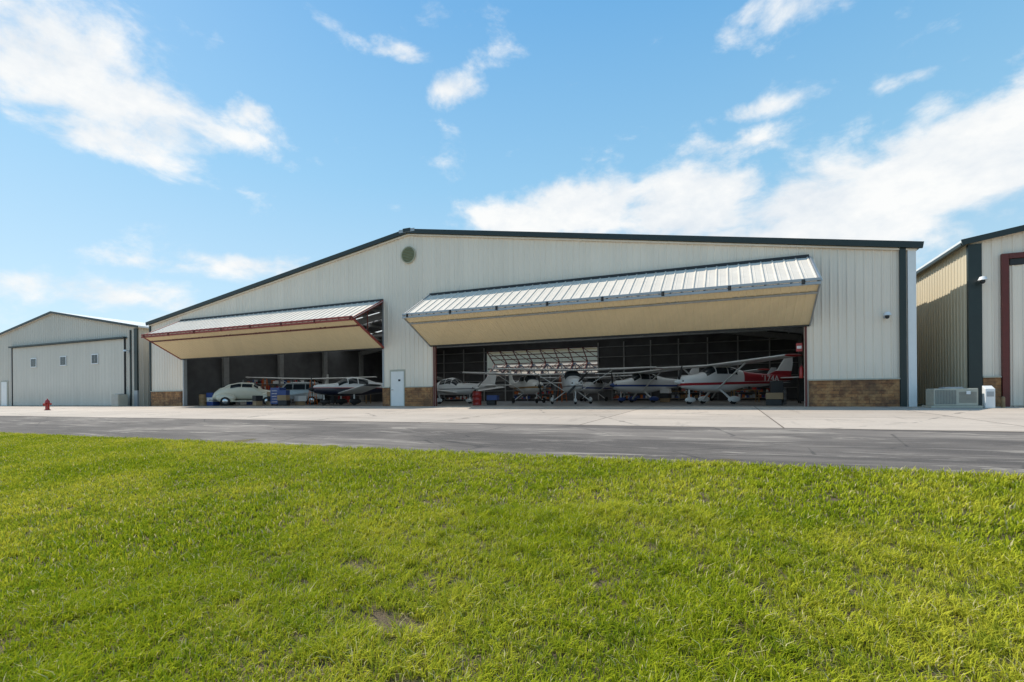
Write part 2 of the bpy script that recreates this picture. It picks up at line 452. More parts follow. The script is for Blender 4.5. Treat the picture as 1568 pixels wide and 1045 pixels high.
fr=MB()
for y in(6,12,18,24,29.7):
    for sx in(-1,1):
        fr.beam((sx*.1,y,AH-.55),(sx*(HW-.5),y,EH-.5),.2,.55)
        fr.beam((sx*(HW-.45),y,0),(sx*(HW-.45),y,EH-.3),.3,.5)
for y in(12,24):
    fr.beam((-HW+.6,y,EH-.25),(HW-.6,y,EH-.25),.10,.14)
    n=24
    for i in range(n):
        xa=-HW+.6+(2*HW-1.2)*i/n;xb=-HW+.6+(2*HW-1.2)*(i+1)/n
        if i%2:fr.beam((xa,y,EH-.25),(xb,y,top(xb)-.6),.06,.06)
        else:fr.beam((xa,y,top(xa)-.6),(xb,y,EH-.25),.06,.06)
for k in range(1,13):
    for sx in(-1,1):
        x=sx*k*1.9;fr.beam((x,.2,top(x)-.16),(x,D-.1,top(x)-.16),.07,.2)
fr.build('roof_frames',M_frame,H)
rw=MB()
rw.box(-HW,-9.6,D,D+.1,0,EH-.1);rw.box(4.1,HW,D,D+.1,0,EH-.1);rw.box(-9.6,4.1,D,D+.1,0,3.0)
b=len(rw.v)
rw.v+=[(-HW,D+.05,EH-.1),(HW,D+.05,EH-.1),(0,D+.05,AH)]
rw.f.append((b,b+1,b+2))
rw.box(-9.6,4.1,D,D+.1,6.05,EH-.1)
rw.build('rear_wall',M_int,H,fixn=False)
g=MB()
for z in(1.2,2.4,3.6,4.8,5.9):
    for a,b_ in((-24,-9.6),(4.1,24)):
        g.beam((a,D-.12,z),(b_,D-.12,z),.2,.06)
    if z<3:g.beam((-9.6,D-.12,z),(4.1,D-.12,z),.2,.06)
for i in range(18):
    x=-24+i*48/17
    if x<-9.6 or x>4.1:g.beam((x,D-.16,0),(x,D-.16,EH),.12,.12)
    else:g.beam((x,D-.16,0),(x,D-.16,3.0),.12,.12)
g.build('rear_girts',mat('girt',(.5,.5,.5),.5),H)
# raised rear bifold door seen from inside: steel skeleton with its cladding on the outer side
g=MB();DX0,DX1=-9.6,4.3
for i in range(9):
    x=DX0+i*13.7/8
    g.beam((x,D+.1,6.0),(x,D+2.3,4.6),.10,.12)
    if i<8:g.beam((x,D+.1,6.0),(x+1.7,D+2.3,4.6),.06,.06)
    g.beam((x,D+2.3,4.6),(x,D+.2,3.05),.08,.10)
    if i<8:g.beam((x+1.7,D+2.3,4.6),(x,D+.2,3.05),.05,.06)
for s in(0,.33,.66,1):
    g.beam((DX0,D+.1+2.2*s,6.0-1.4*s),(DX1,D+.1+2.2*s,6.0-1.4*s),.08,.10)
for s in(.3,.6,.95):
    g.beam((DX0,D+2.3-2.1*s,4.6-1.55*s),(DX1,D+2.3-2.1*s,4.6-1.55*s),.08,.10)
g.build('rear_door_frame',M_maroon,H)
g=MB();g.v=[(DX0,D+2.36,4.52),(DX1,D+2.36,4.52),(DX1,D+.24,2.97),(DX0,D+.24,2.97)];g.f=[(0,1,2,3)]
g.build('rear_door_lower_leaf',mat('rear_door_liner',(.42,.40,.36),.7),H,fixn=False)
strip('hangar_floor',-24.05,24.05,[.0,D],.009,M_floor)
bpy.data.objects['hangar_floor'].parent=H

BH=empty('aircraft_hangar')
M_back=metal_wall('cladding_beige',(.50,.43,.33))
ribsheet('wall',(-60,68,0),(1,0,0),(0,0,1),70,9.6,(0,-1,0),M_back,BH,.6)
bx=MB();bx.box(-60.5,10.5,67.5,95,9.6,9.9);bx.build('roof',M_white,BH)
bx=MB()
for i in range(5):bx.box(-55+i*13,-45+i*13,67.8,67.93,0,5.3)
bx.build('doors',M_doorw,BH)

# ---------------------------------------------------------------- left neighbour hangar
A=empty('aircraft_hangar')
lx0,lx1,lc=-50.0,-25.85,-37.9
ltop=lambda x:8.3-2.0*abs(x-lc)/12.1
facade('front_wall',lx0,lx1,ltop,[],0,M_wallg,A,brk=(lc,))
ribsheet('side_wall_right',(lx1,0,0),(0,1,0),(0,0,1),28,ltop(lx1),(1,0,0),M_wallg,A)
ribsheet('side_wall_left',(lx0,0,0),(0,1,0),(0,0,1),28,ltop(lx0),(-1,0,0),M_wallg,A)
rf=MB()
for a,b in((lc,lx0-.3),(lc,lx1+.3)):
    s=len(rf.v)
    for y in(-.15,28):
        rf.v+=[(a,y,ltop(a)),(b,y,ltop(b)),(b,y,ltop(b)+.14),(a,y,ltop(a)+.14)]
    for q in [(0,1,2,3),(7,6,5,4),(0,4,5,1),(1,5,6,2),(2,6,7,3)]:rf.f.append(tuple(s+i for i in q))
rf.build('roof',M_white,A)
tr=MB()
for b in(lx0-.32,lx1+.32):tr.beam((lc,-.19,ltop(lc)+.05),(b,-.19,ltop(b)+.05),.06,.18)
tr.box(lx1-.35,lx1+.04,-.09,.02,1.25,ltop(lx1)-.1)
tr.box(lx1-.9,lx1-.78,-.1,-.035,0,ltop(lx1)-.2)
tr.build('trim',M_trim,A)
MB().box(lx1-.36,lx1+.05,-.095,.025,0,1.24).build('corner_base',M_grey,A)
MB().box(-44.6,-27.45,-.10,-.032,.05,5.45).build('hangar_door_core',M_wallg,A)
ribsheet('hangar_door_panel',(-44.6,-.101,.05),(1,0,0),(0,0,1),17.15,5.4,(0,-1,0),M_wallg,A,.45,.012)
d=MB();d.box(-44.9,-27.2,-.30,-.033,5.47,5.60);d.build('door_header',M_trim,A)
d=MB();d.box(-44.75,-44.66,-.14,-.033,0,5.46);d.box(-27.43,-27.36,-.14,-.033,0,5.46);d.build('door_track',M_black,A)
for x in(-40.9,-36.1,-31.4):
    w=MB();w.box(x-.48,x+.48,-.16,-.117,3.52,4.38);w.build('window_frame',M_white,A)
    w=MB();w.box(x-.40,x-.02,-.168,-.162,3.60,4.30);w.box(x+.02,x+.40,-.168,-.162,3.60,4.30);w.build('window_glass',M_glass,A)
MB().box(-46.9,-45.6,-.08,-.035,0,2.4).build('man_door_frame',M_fin,A)
MB().box(-46.75,-45.75,-.10,-.082,.03,2.3).build('man_door',M_dw,A)
wall_light('wall_lamp',-26.9,-.04,4.4)
U=empty('air_conditioner_unit',(-27.0,-.7,gz(-.7)+.01))
MB().box(-.45,.45,-.35,.35,.0,.95).build('cabinet',M_fin,U,bevel=.02)
mb=MB()
for k in range(12):mb.box(-.40,.40,-.362,-.351,.12+k*.065,.15+k*.065)
mb.build('louvres',M_grey,U)
MB().lathe((0,0,.95),[(.30,0),(.30,.04),(.25,.05)],24).build('fan_shroud',M_grey,U)

# ---------------------------------------------------------------- right neighbour hangar
B=empty('aircraft_hangar')
rx0,rc,rx1=25.95,38.2,50.4
rtop=lambda x:8.45-2.05*abs(x-rc)/12.2
facade('front_wall',rx0,rx1,rtop,[],0,M_wall,B,brk=(rc,))
ribsheet('side_wall_left',(rx0,0,0),(0,1,0),(0,0,1),28,rtop(rx0),(-1,0,0),M_side,B)
ribsheet('side_wall_right',(rx1,0,0),(0,1,0),(0,0,1),28,rtop(rx1),(1,0,0),M_side,B)
rf=MB()
for a,b in((rc,rx0-.25),(rc,rx1+.25)):
    s=len(rf.v)
    for y in(-.15,28):
        rf.v+=[(a,y,rtop(a)),(b,y,rtop(b)),(b,y,rtop(b)+.14),(a,y,rtop(a)+.14)]
    for q in [(0,1,2,3),(7,6,5,4),(0,4,5,1),(1,5,6,2),(2,6,7,3)]:rf.f.append(tuple(s+i for i in q))
rf.build('roof',M_white,B)
tr=MB()
for b in(rx0-.27,rx1+.27):tr.beam((rc,-.19,rtop(rc)+.03),(b,-.19,rtop(b)+.03),.06,.22)
tr.box(rx0-.05,rx0+.36,-.10,.06,.0,rtop(rx0)-.1)
tr.box(rx0-.27,rx0-.12,-.1,28,rtop(rx0)-.12,rtop(rx0)+.0)
tr.build('trim_and_gutter',M_trim,B)
MB().box(rx0+.38,26.85,-.1,-.032,0,1.12).build('brick_wainscot',M_brick,B)
MB().box(rx0+.37,26.86,-.13,-.031,1.121,1.17).build('wainscot_cap',M_fin,B)
d=MB();d.box(26.88,27.08,-.16,-.033,0,5.8);d.box(27.09,44,-.16,-.033,5.6,5.8);d.build('door_frame',M_maroon,B)
ribsheet('hangar_door',(27.14,-.05,.05),(1,0,0),(0,0,1),16.8,5.3,(0,-1,0),M_wall,B)
MB().box(27.14,44,-.10,-.034,5.36,5.59).build('door_header',M_black,B)
wall_light('wall_lamp',26.25,-.03,4.85)
wall_light('wall_lamp',23.25,-.03,3.72)

# ---------------------------------------------------------------- AC unit, bollard
U=empty('air_conditioner_unit',(25.05,-1.0,gz(-1)+.01))
MB().box(-.75,.75,-.5,.5,0,.08).build('pad',M_fin,U)
MB().box(-.65,.65,-.42,.42,.08,.72).build('cabinet',M_fin,U,bevel=.02)
mb=MB()
for k in range(14):mb.box(-.60+k*.045,-.58+k*.045,-.435,-.421,.14,.66)
for k in range(9):mb.box(.1,.6,-.435,-.421,.2+k*.045,.225+k*.045)
mb.build('louvres',mat('louvre',(.22,.22,.2),.5),U)
MB().lathe((0,0,.72),[(.36,0),(.36,.05),(.30,.06)],24).build('fan_shroud',M_grey,U)
MB().box(.3,.42,-.45,-.436,.5,.62).build('label',M_white,U)
P=empty('utility_pedestal',(26.0,-1.4,gz(-1.4)+.01))
mb=MB();mb.rings([[(-.14,-.12,0),(.14,-.12,0),(.14,.14,0),(-.14,.14,0)],[(-.14,-.12,.7),(.14,-.12,.7),(.14,.14,.82),(-.14,.14,.82)]]);mb.build('cabinet',M_white,P,bevel=.015)
MB().box(-.10,.10,-.128,-.121,.42,.6).build('label',M_grey,P)
P=empty('pipe_bollard',(26.55,-1.0,gz(-1)+.01))
MB().lathe((0,0,0),[(.06,0),(.06,.35),(.045,.39),(.01,.41)],14).build('post',M_wood,P,True)

# ---------------------------------------------------------------- hydrant
P=empty('fire_hydrant',(-22.7,-7.2,gz(-7.2)+.01),.4)
MB().lathe((0,0,0),[(.17,0),(.17,.04),(.12,.05),(.11,.1),(.105,.42),(.13,.44),(.14,.48),(.13,.50),(.125,.55),(.10,.62),(.06,.67),(.03,.69),(.03,.74),(.01,.75)],20).build('barrel',M_red,P,True)
MB().cyl((-.2,0,.40),(.2,0,.40),.055).cyl((-.23,0,.40),(-.2,0,.40),.065).cyl((.2,0,.40),(.23,0,.40),.065).build('hose_nozzles',M_red,P,True)
MB().cyl((0,-.1,.36),(0,-.2,.36),.075).cyl((0,-.2,.36),(0,-.23,.36),.085).build('pumper_nozzle',M_red,P,True)

# ---------------------------------------------------------------- aircraft
def paint(name,base,stripe,z0,z1,slope=0,lower=None,tail=None):
    m,t,p=newmat(name);x=t.sep(objco(t));zz=t.math('SUBTRACT',x[2],t.math('MULTIPLY',x[0],slope))
    f=t.math('MULTIPLY',t.math('GREATER_THAN',zz,z0),t.math('LESS_THAN',zz,z1))
    c=t.mix(f,C(base),C(stripe))
    if lower:c=t.mix(t.math('LESS_THAN',zz,z0),c,C(lower))
    if tail:
        g=t.math('MULTIPLY',t.math('LESS_THAN',x[0],-1.9),t.math('MULTIPLY',t.math('GREATER_THAN',zz,1.26),t.math('LESS_THAN',x[2],1.95)))
        c=t.mix(g,c,C(tail))
    t.l.new(c,p.inputs['Base Color']);p.inputs['Roughness'].default_value=.3;p.inputs['Coat Weight'].default_value=.4;return m
def interp(secs,x):
    for a,b in zip(secs,secs[1:]):
        if a[0]>=x>=b[0]:
            k=(a[0]-x)/(a[0]-b[0])
            return [a[i]+(b[i]-a[i])*k for i in range(1,5)]
    return list(secs[-1][1:])
def sec_ring(secs,x,n=24,a0=0,a1=2*math.pi,grow=0,closed=True):
    zc,hw,hh,e=interp(secs,x);out=[]
    m=n if closed else n-1
    for i in range(n):
        t=a0+(a1-a0)*i/m;c,s=math.cos(t),math.sin(t)
        out.append((x,(hw+grow)*math.copysign(abs(c)**(2/e),c),zc+(hh+grow)*math.copysign(abs(s)**(2/e),s)))
    return out
def surf(mb,span,chord_r,chord_t,yr,le_r,le_t,z_r,z_t,th,ysign=1):
    rings=[]
    af=[(0,0),(.03,.5),(.12,.85),(.3,1),(.6,.7),(1,.06),(1,-.06),(.6,-.35),(.3,-.45),(.1,-.4),(.02,-.25)]
    for k in (0,.5,.97,1):
        y=yr+(span-yr)*k;c=chord_r+(chord_t-chord_r)*k;le=le_r+(le_t-le_r)*k;z=z_r+(z_t-z_r)*k
        tt=th*c*(1 if k<1 else .3)
        rings.append([(le-a*c,ysign*y,z+b*tt*.5) for a,b in af])
    mb.rings(rings)
def airplane(loc,heading,style,body,wingmat,trim,spats=True,reg=None,scale=1):
    e=empty('parked_airplane',loc,heading);e.scale=(scale,)*3
    hi=style=='high'
    if hi:
        S=[(2.2,1.28,.16,.16,2),(2.12,1.28,.34,.28,2.3),(1.9,1.27,.44,.36,2.4),(1.2,1.25,.52,.46,2.6),(.8,1.27,.55,.52,2.8),(.45,1.36,.56,.64,2.8),(.1,1.46,.57,.75,3),(-1.0,1.46,.56,.74,3),(-1.7,1.44,.46,.58,2.7),(-2.4,1.43,.36,.44,2.5),(-3.8,1.45,.22,.31,2.3),(-5.6,1.52,.07,.17,2.2),(-5.9,1.53,.03,.08,2)]
    else:
        S=[(2.3,1.15,.14,.14,2),(2.2,1.15,.34,.27,2.3),(1.9,1.14,.46,.35,2.4),(1.2,1.12,.55,.42,2.6),(.7,1.13,.58,.46,2.7),(.2,1.28,.57,.62,2.5),(-.4,1.36,.56,.70,2.5),(-1.3,1.33,.52,.64,2.5),(-2.2,1.24,.40,.44,2.4),(-3.6,1.25,.24,.28,2.2),(-5.0,1.3,.07,.15,2.2),(-5.3,1.3,.03,.08,2)]
    xs=[]
    keys=[s[0] for s in S]
    for a,b in zip(keys,keys[1:]):
        n=max(1,int((a-b)/.25))
        xs+=[a+(b-a)*i/n for i in range(n)]
    xs.append(keys[-1])
    mb=MB();mb.rings([sec_ring(S,x) for x in xs]);mb.build('fuselage',body,e,True)
    def patch(xa,xb,a0,a1,nm):
        mb=MB();n=6;mb.rings([sec_ring(S,xa+(xb-xa)*i/n,9,a0,a1,.012,False) for i in range(n+1)],closed=False,cap=False)
        mb.build(nm,M_glass,e,True,fixn=False)
    if hi:
        patch(.74,.18,R(25),R(155),'windshield')
        for a0,a1 in((R(12),R(50)),(R(130),R(168))):
            patch(.12,-.62,a0,a1,'side_window');patch(-.70,-1.35,a0,a1,'rear_side_window')
    else:
        patch(.66,.02,R(22),R(158),'windshield')
        for a0,a1 in((R(12),R(52)),(R(128),R(168))):
            patch(-.04,-.7,a0,a1,'side_window');patch(-.78,-1.5,a0,a1,'rear_side_window')
    wz=2.20 if hi else .82
    w=MB();
    for s in(-1,1):
        if hi:
            surf(w,2.5,1.62,1.62,.0,.50,.50,wz,wz+.06,.12,s);surf(w,5.5,1.62,1.15,2.5,.50,.36,wz+.06,wz+.17,.12,s)
        else:
            surf(w,5.1,1.75,1.25,.3,.75,.40,wz,wz+.50,.12,s)
    w.build('wing',wingmat,e,True)
    tp=MB()
    for s in(-1,1):
        if hi:tp.ell((-.2,s*5.5,wz+.175),.55,.08,.07)
        else:tp.ell((-.2,s*5.1,wz+.51),.6,.08,.07)
    tp.build('wing_tips',trim,e,True)
    if hi:
        st=MB()
        for s in(-1,1):st.beam((.05,s*.52,.86),(.02,s*2.65,wz-.0),.04,.10,(1,0,0))
        st.build('wing_struts',wingmat,e)
    t=MB()
    tx=-4.9 if hi else -4.4;tz=1.52 if hi else 1.42
    for s in(-1,1):surf(t,1.75,1.25,.75,.0,tx+.15,tx-.15,tz,tz,.09,s)
    t.build('tailplane',wingmat,e,True)
    zf=1.6;xt=tx
    f=MB();ou=[(xt+1.15,zf+.02),(xt+.25,zf+.35),(xt-.45,zf+1.28),(xt-.95,zf+1.28),(xt-.95,zf+.75),(xt-.78,zf-.05)]
    if not hi:ou=[(xt+.7,zf-.15),(xt+.1,zf+.2),(xt-.4,zf+1.0),(xt-.85,zf+1.0),(xt-.8,zf-.2)]
    n=len(ou)
    cx=sum(a for a,_ in ou)/n;cz=sum(b for _,b in ou)/n
    f.v=[(a,.02,b) for a,b in ou]+[(a,-.02,b) for a,b in ou]+[(cx,.06,cz),(cx,-.06,cz)]
    for i in range(n):
        j=(i+1)%n;f.f+=[(i,j,2*n),(n+j,n+i,2*n+1),(i,n+i,n+j,j)]
    f.build('tail_fin',body,e)
    g=MB();wh=MB();sp=MB()
    mw=[(-.35,1.28),(-.35,-1.28)] if hi else [(-.1,1.6),(-.1,-1.6)]
    for x,y in mw:
        s=1 if y>0 else -1
        if hi:g.beam((-.25,s*.42,.82),(x,y-s*.09,.24),.14,.05,(0,0,1))
        else:g.cyl((x,y,.80),(x,y,.25),.05)
        wh.lathe((x,y,.21),[(.10,-.08),(.19,-.08),(.21,-.04),(.21,.04),(.19,.08),(.10,.08)],18,'y')
        if spats:
            sp.ell((x-.08,y,.27),.42,.12,.19)
    nx=1.55;g.cyl((nx,0,.95),(nx,0,.22),.04)
    wh.lathe((nx,0,.18),[(.08,-.06),(.16,-.06),(.18,-.03),(.18,.03),(.16,.06),(.08,.06)],18,'y')
    if spats:sp.ell((nx-.08,0,.25),.36,.10,.16)
    g.build('landing_gear_legs',wingmat,e);wh.build('wheels',M_tire,e,True)
    if spats:sp.build('wheel_fairings',trim if not reg else wingmat,e,True)
    zc=S[0][1];px=S[0][0]+.06
    p=MB();ang=R(68) if reg else R(random.uniform(40,130))
    for s in(0,math.pi):
        dv=Vector((0,math.cos(ang+s),math.sin(ang+s)));tv=Vector((0,-dv.z,dv.y));rr=[]
        for r_,w_,tw in((.08,.05,60),(.35,.085,35),(.7,.07,20),(.93,.04,14),(.96,.015,12)):
            c_=tv*math.cos(R(tw))+Vector((1,0,0))*math.sin(R(tw));nn=c_.cross(dv)
            ctr=Vector((px,0,zc))+dv*r_
            rr.append([ctr+c_*w_,ctr+nn*.012,ctr-c_*w_,ctr-nn*.012])
        p.rings(rr)
    p.build('propeller',M_black,e)
    MB().lathe((px-.08,0,zc),[(.15,0),(.145,.1),(.11,.22),(.05,.31),(.01,.34)],18,'x').build('spinner',trim if not reg else M_white,e,True)
    ci=MB()
    for s in(-1,1):ci.ell((S[1][0]+.0,s*.23,zc+.04),.05,.10,.07,12,6)
    ci.ell((S[1][0]-.03,0,zc-.22),.05,.12,.05,12,6)
    ci.build('cowl_inlets',M_black,e,True)
    if reg:
        for s in(1,-1):
            cu=bpy.data.curves.new('reg','FONT');cu.body=reg;cu.size=.50;cu.extrude=.004;cu.align_x='CENTER'
            to=bpy.data.objects.new('tmp',cu);COL.objects.link(to)
            bpy.context.view_layer.update()
            me=bpy.data.meshes.new_from_object(to);bpy.data.objects.remove(to)
            o=bpy.data.objects.new('registration',me);me.materials.append(M_regw);COL.objects.link(o);o.parent=e
            o.location=(-3.75,s*(.285),1.31)
            o.rotation_euler=(R(90),0,R(180)-R(5.4) if s>0 else R(5.4))
    return e
M_regw=mat('registration_white',(.85,.85,.85),.4)
P_red=paint('paint_white_red',(.82,.82,.82),(.42,.02,.03),1.10,1.24,-.02,tail=(.36,.02,.03))
P_wb=paint('paint_white_blue',(.78,.79,.80),(.04,.08,.3),1.18,1.32)
P_w=paint('paint_white_grey',(.78,.79,.80),(.2,.2,.22),1.1,1.18)
P_navy=paint('paint_white_navy',(.80,.80,.80),(.45,.04,.03),1.22,1.27,0,lower=(.01,.012,.03))
P_gold=paint('paint_white_gold',(.78,.78,.76),(.35,.18,.03),1.15,1.28)
FZ=.012
airplane((16.5,6.2,FZ),R(220),'high',P_red,M_white,M_red,True,'N174A')
airplane((7.9,7.0,FZ),R(-66),'high',P_w,M_white,M_white,True)
airplane((3.0,12.0,FZ),R(-50),'high',P_gold,M_white,M_black,False)
airplane((11.2,13.2,FZ),R(226),'high',P_wb,M_white,M_blue,True)
airplane((-2.2,9.4,FZ),R(-20),'low',P_w,M_white,M_white,True)
airplane((5.6,21.5,FZ),R(-100),'high',P_wb,M_white,M_blue,False)
airplane((-8.2,3.8,FZ),R(-122),'low',P_navy,M_white,M_black,True)
airplane((-16.6,9.0,FZ),R(-60),'high',P_gold,M_white,M_white,False)
airplane((-8.0,15.5,FZ),R(200),'high',P_w,M_white,M_red,False)
airplane((16.5,21.0,FZ),R(215),'high',P_w,M_white,M_red,False)

# ---------------------------------------------------------------- vintage car
def vintage_car(loc,heading,paintm):
    e=empty('vintage_car',loc,heading)
    S=[(2.35,.72,.30,.22,2.4),(2.25,.75,.38,.30,2.6),(1.4,.80,.50,.38,2.6),(.95,.84,.66,.42,2.8),(.75,.95,.70,.55,2.8),(.35,1.08,.74,.68,3),(-.6,1.10,.76,.70,3),(-1.3,1.03,.74,.62,2.8),(-1.9,.90,.66,.50,2.6),(-2.3,.74,.54,.34,2.5),(-2.45,.62,.40,.2,2.3)]
    keys=[s[0] for s in S];xs=[]
    for a,b in zip(keys,keys[1:]):
        n=max(1,int((a-b)/.12));xs+=[a+(b-a)*i/n for i in range(n)]
    xs.append(keys[-1])
    mb=MB();mb.rings([sec_ring(S,x,28) for x in xs]);mb.build('body',paintm,e,True)
    fe=MB()
    for s in(-1,1):
        fe.ell((1.45,s*.72,.62),.68,.24,.36);fe.ell((-1.45,s*.74,.60),.70,.22,.36)
        fe.beam((1.1,s*.84,.34),(-1.1,s*.84,.34),.26,.07)
    fe.build('fenders',paintm,e,True)
    def patch(xa,xb,a0,a1,nm):
        mb=MB();n=6;mb.rings([sec_ring(S,xa+(xb-xa)*i/n,9,a0,a1,.012,False) for i in range(n+1)],closed=False,cap=False);mb.build(nm,M_glass,e,True,fixn=False)
    patch(.74,.45,R(28),R(152),'windshield')
    for a0,a1 in((R(16),R(48)),(R(132),R(164))):
        patch(.35,-.35,a0,a1,'front_side_window');patch(-.42,-1.15,a0,a1,'rear_side_window')
    patch(-1.55,-1.85,R(50),R(130),'rear_window')
    w=MB();h=MB()
    for x in(1.45,-1.45):
        for s in(-1,1):
            w.lathe((x,s*.86,.34),[(.2,-.1),(.31,-.1),(.34,-.06),(.34,.06),(.31,.1),(.2,.1)],22,'y')
            h.lathe((x,s*.86+s*.09,.34),[(.20,0),(.17,.02*s),(.02,.05*s)],20,'y')
    w.build('wheels',M_tire,e,True);h.build('hubcaps',M_chrome,e,True)
    b=MB()
    for x in(2.55,-2.6):
        b.beam((x,-.8,.45),(x,.8,.45),.05,.12);b.beam((x,-.3,.45),(x-.3*(1 if x>0 else -1),-.3,.5),.04,.06);b.beam((x,.3,.45),(x-.3*(1 if x>0 else -1),.3,.5),.04,.06)
    for k in range(6):b.box(2.30,2.40,-.28+k*.1,-.26+k*.1,.55,.88)
    b.build('bumpers_and_grille',M_chrome,e,bevel=.01)
    l=MB()
    for s in(-1,1):l.lathe((1.95,s*.66,.78),[(.11,0),(.11,.1),(.06,.14)],16,'x')
    l.build('headlights',M_chrome,e,True)
    return e
vintage_car((-17.0,2.9,FZ),R(40),M_cream)
M_silver=mat('silver_paint',(.42,.43,.42),.25,.3,coat=.5)
def wagon(loc,heading,pm):
    e=empty('parked_station_wagon',loc,heading)
    pr=[(-2.3,.45),(-2.35,.95),(-2.15,1.15),(-1.95,1.68),(-1.6,1.76),(.3,1.76),(.55,1.68),(1.0,1.15),(2.1,1.02),(2.3,.85),(2.32,.45)]
    mb=MB();rings=[]
    for y,ins in((-.88,.06),(-.84,0),(.84,0),(.88,.06)):
        rings.append([(x*(1-ins*.3),y*(1 if z<1.2 else .86),z-ins*.3 if z>1 else z) for x,z in pr])
    mb.rings(rings);mb.build('body',pm,e,bevel=.04)
    gl=MB()
    for s in(-1,1):
        for a,b in((.75,0.0),(-.08,-.95),(-1.03,-1.9)):
            yb,yt=s*.895,s*.775
            ta=a-.32 if a==.75 else a;tb=b+.08 if b==-1.9 else b
            k=len(gl.v);gl.v+=[(a,yb,1.22),(b,yb,1.22),(tb,yt,1.64),(ta,yt,1.64)];gl.f.append((k,k+1,k+2,k+3))
    gl.v+=[(1.01,-.68,1.19),(1.01,.68,1.19),(.60,.62,1.66),(.60,-.62,1.66)];k=len(gl.v)-4;gl.f.append((k,k+1,k+2,k+3))
    gl.v+=[(-2.18,-.68,1.19),(-2.18,.68,1.19),(-2.0,.62,1.62),(-2.0,-.62,1.62)];k=len(gl.v)-4;gl.f.append((k,k+1,k+2,k+3))
    gl.build('windows',M_glass,e,fixn=False)
    w=MB();h=MB()
    for x in(1.4,-1.45):
        for s in(-1,1):
            w.lathe((x,s*.82,.34),[(.2,-.1),(.31,-.1),(.34,-.06),(.34,.06),(.31,.1),(.2,.1)],22,'y')
            h.lathe((x,s*.925,.34),[(.20,0),(.17,.01*s),(.02,.02*s)],20,'y')
    w.build('wheels',M_tire,e,True);h.build('hubcaps',M_chrome,e,True)
    b=MB()
    for x in(2.38,-2.4):b.beam((x,-.85,.5),(x,.85,.5),.08,.14)
    for s in(-1,1):b.beam((.2,s*.6,1.80),(-1.7,s*.6,1.80),.03,.03)
    b.build('bumpers_and_roof_rails',M_chrome,e,bevel=.01)
    l=MB()
    for s in(-1,1):l.box(2.31,2.335,s*.68-.12,s*.68+.12,.72,.88)
    l.build('headlights',M_white,e)
wagon((-14.9,5.4,FZ),R(215),M_silver)

# ---------------------------------------------------------------- clutter
def cabinet(x,y,w,d,h,m,rot=0):
    e=empty('tool_cabinet',(x,y,FZ),rot);MB().box(-w/2,w/2,-d/2,d/2,.1,h).build('body',m,e,bevel=.015)
    mb=MB();k=int((h-.15)/.2)
    for i in range(k):mb.box(-w/2+.04,w/2-.04,-d/2-.02,-d/2-.002,.15+i*.2,.15+i*.2+.17)
    mb.build('drawers',m,e,bevel=.006)
    mb=MB()
    for i in range(k):mb.box(-w*.3,w*.3,-d/2-.045,-d/2-.021,.26+i*.2,.28+i*.2)
    mb.build('handles',M_chrome,e)
    mb=MB()
    for sx in(-1,1):
        for sy in(-1,1):mb.cyl((sx*w*.4-.02,sy*d*.38,.05),(sx*w*.4+.02,sy*d*.38,.05),.05)
    mb.build('casters',M_tire,e)
def barrel(x,y,m):
    e=empty('oil_drum',(x,y,FZ));MB().lathe((0,0,0),[(.28,0),(.29,.02),(.28,.04),(.28,.28),(.295,.30),(.28,.32),(.28,.58),(.295,.60),(.28,.62),(.28,.86),(.29,.88),(.27,.88),(.27,.86)],24).build('drum',m,e,True)
def shelf(x,y,w,h,rot=0):
    e=empty('storage_shelf',(x,y,FZ),rot);mb=MB()
    for a in(-w/2,w/2):
        for b in(-.25,.25):mb.box(a-.02,a+.02,b-.02,b+.02,0,h)
    n=int(h/.55)
    for i in range(n):mb.box(-w/2,w/2,-.24,.24,.2+i*.55,.23+i*.55)
    mb.build('rack',M_grey,e)
    cols=[M_wood,M_blue,M_red,M_white,M_black,M_orange,M_grey]
    for m in cols:
        mb=MB()
        for i in range(n):
            for _ in range(max(1,int(w))):
                a=random.uniform(-w/2+.2,w/2-.2);s=random.uniform(.08,.17);b=random.uniform(-.08,.08)
                mb.box(a-s,a+s,b-.1,b+.1,.232+i*.55,.232+i*.55+random.uniform(.12,.38))
        mb.build('boxes',m,e)
def bench(x,y,rot=0):
    e=empty('workbench',(x,y,FZ),rot);mb=MB();mb.box(-.9,.9,-.35,.35,.82,.88)
    for a in(-.85,.85):
        for b in(-.3,.3):mb.box(a-.03,a+.03,b-.03,b+.03,0,.82)
    mb.box(-.85,.85,-.3,.3,.25,.28);mb.build('table',M_wood,e)
    mb=MB();mb.box(-.6,-.2,-.15,.15,.88,1.1);mb.cyl((.3,0,.88),(.3,0,1.15),.08);mb.build('tools',M_black,e)
    mb=MB();mb.box(.5,.75,-.1,.1,.88,1.05);mb.build('box',M_red,e)
def ladder(x,y,h,rot=0):
    e=empty('step_ladder',(x,y,FZ),rot);mb=MB()
    for s in(-.25,.25):
        mb.beam((s,-.45,0),(s*.6,0,h),.03,.06);mb.beam((s,.45,0),(s*.6,0,h),.03,.05)
    n=int(h/.3)
    for i in range(1,n):
        k=i/n;mb.beam((-.25+.1*k,-.45*(1-k),h*k),(.25-.1*k,-.45*(1-k),h*k),.08,.03)
    mb.build('ladder',M_orange,e)
def crates(x,y,rot=0):
    e=empty('stack_of_boxes',(x,y,FZ),rot);z=0
    for i in range(random.choice((2,3))):
        w=random.uniform(.25,.38);h=random.uniform(.28,.42);m=random.choice((M_card,M_blue,M_white,M_black))
        o=random.uniform(-.05,.05);MB().box(-w+o,w+o,-w*.8,w*.8,z+.001,z+h).build('box',m,e,bevel=.012)
        if m is M_card:MB().box(-.03+o,.03+o,-w*.8-.003,w*.8+.003,z+h,z+h+.003).build('tape',M_fin,e)
        z+=h+.004
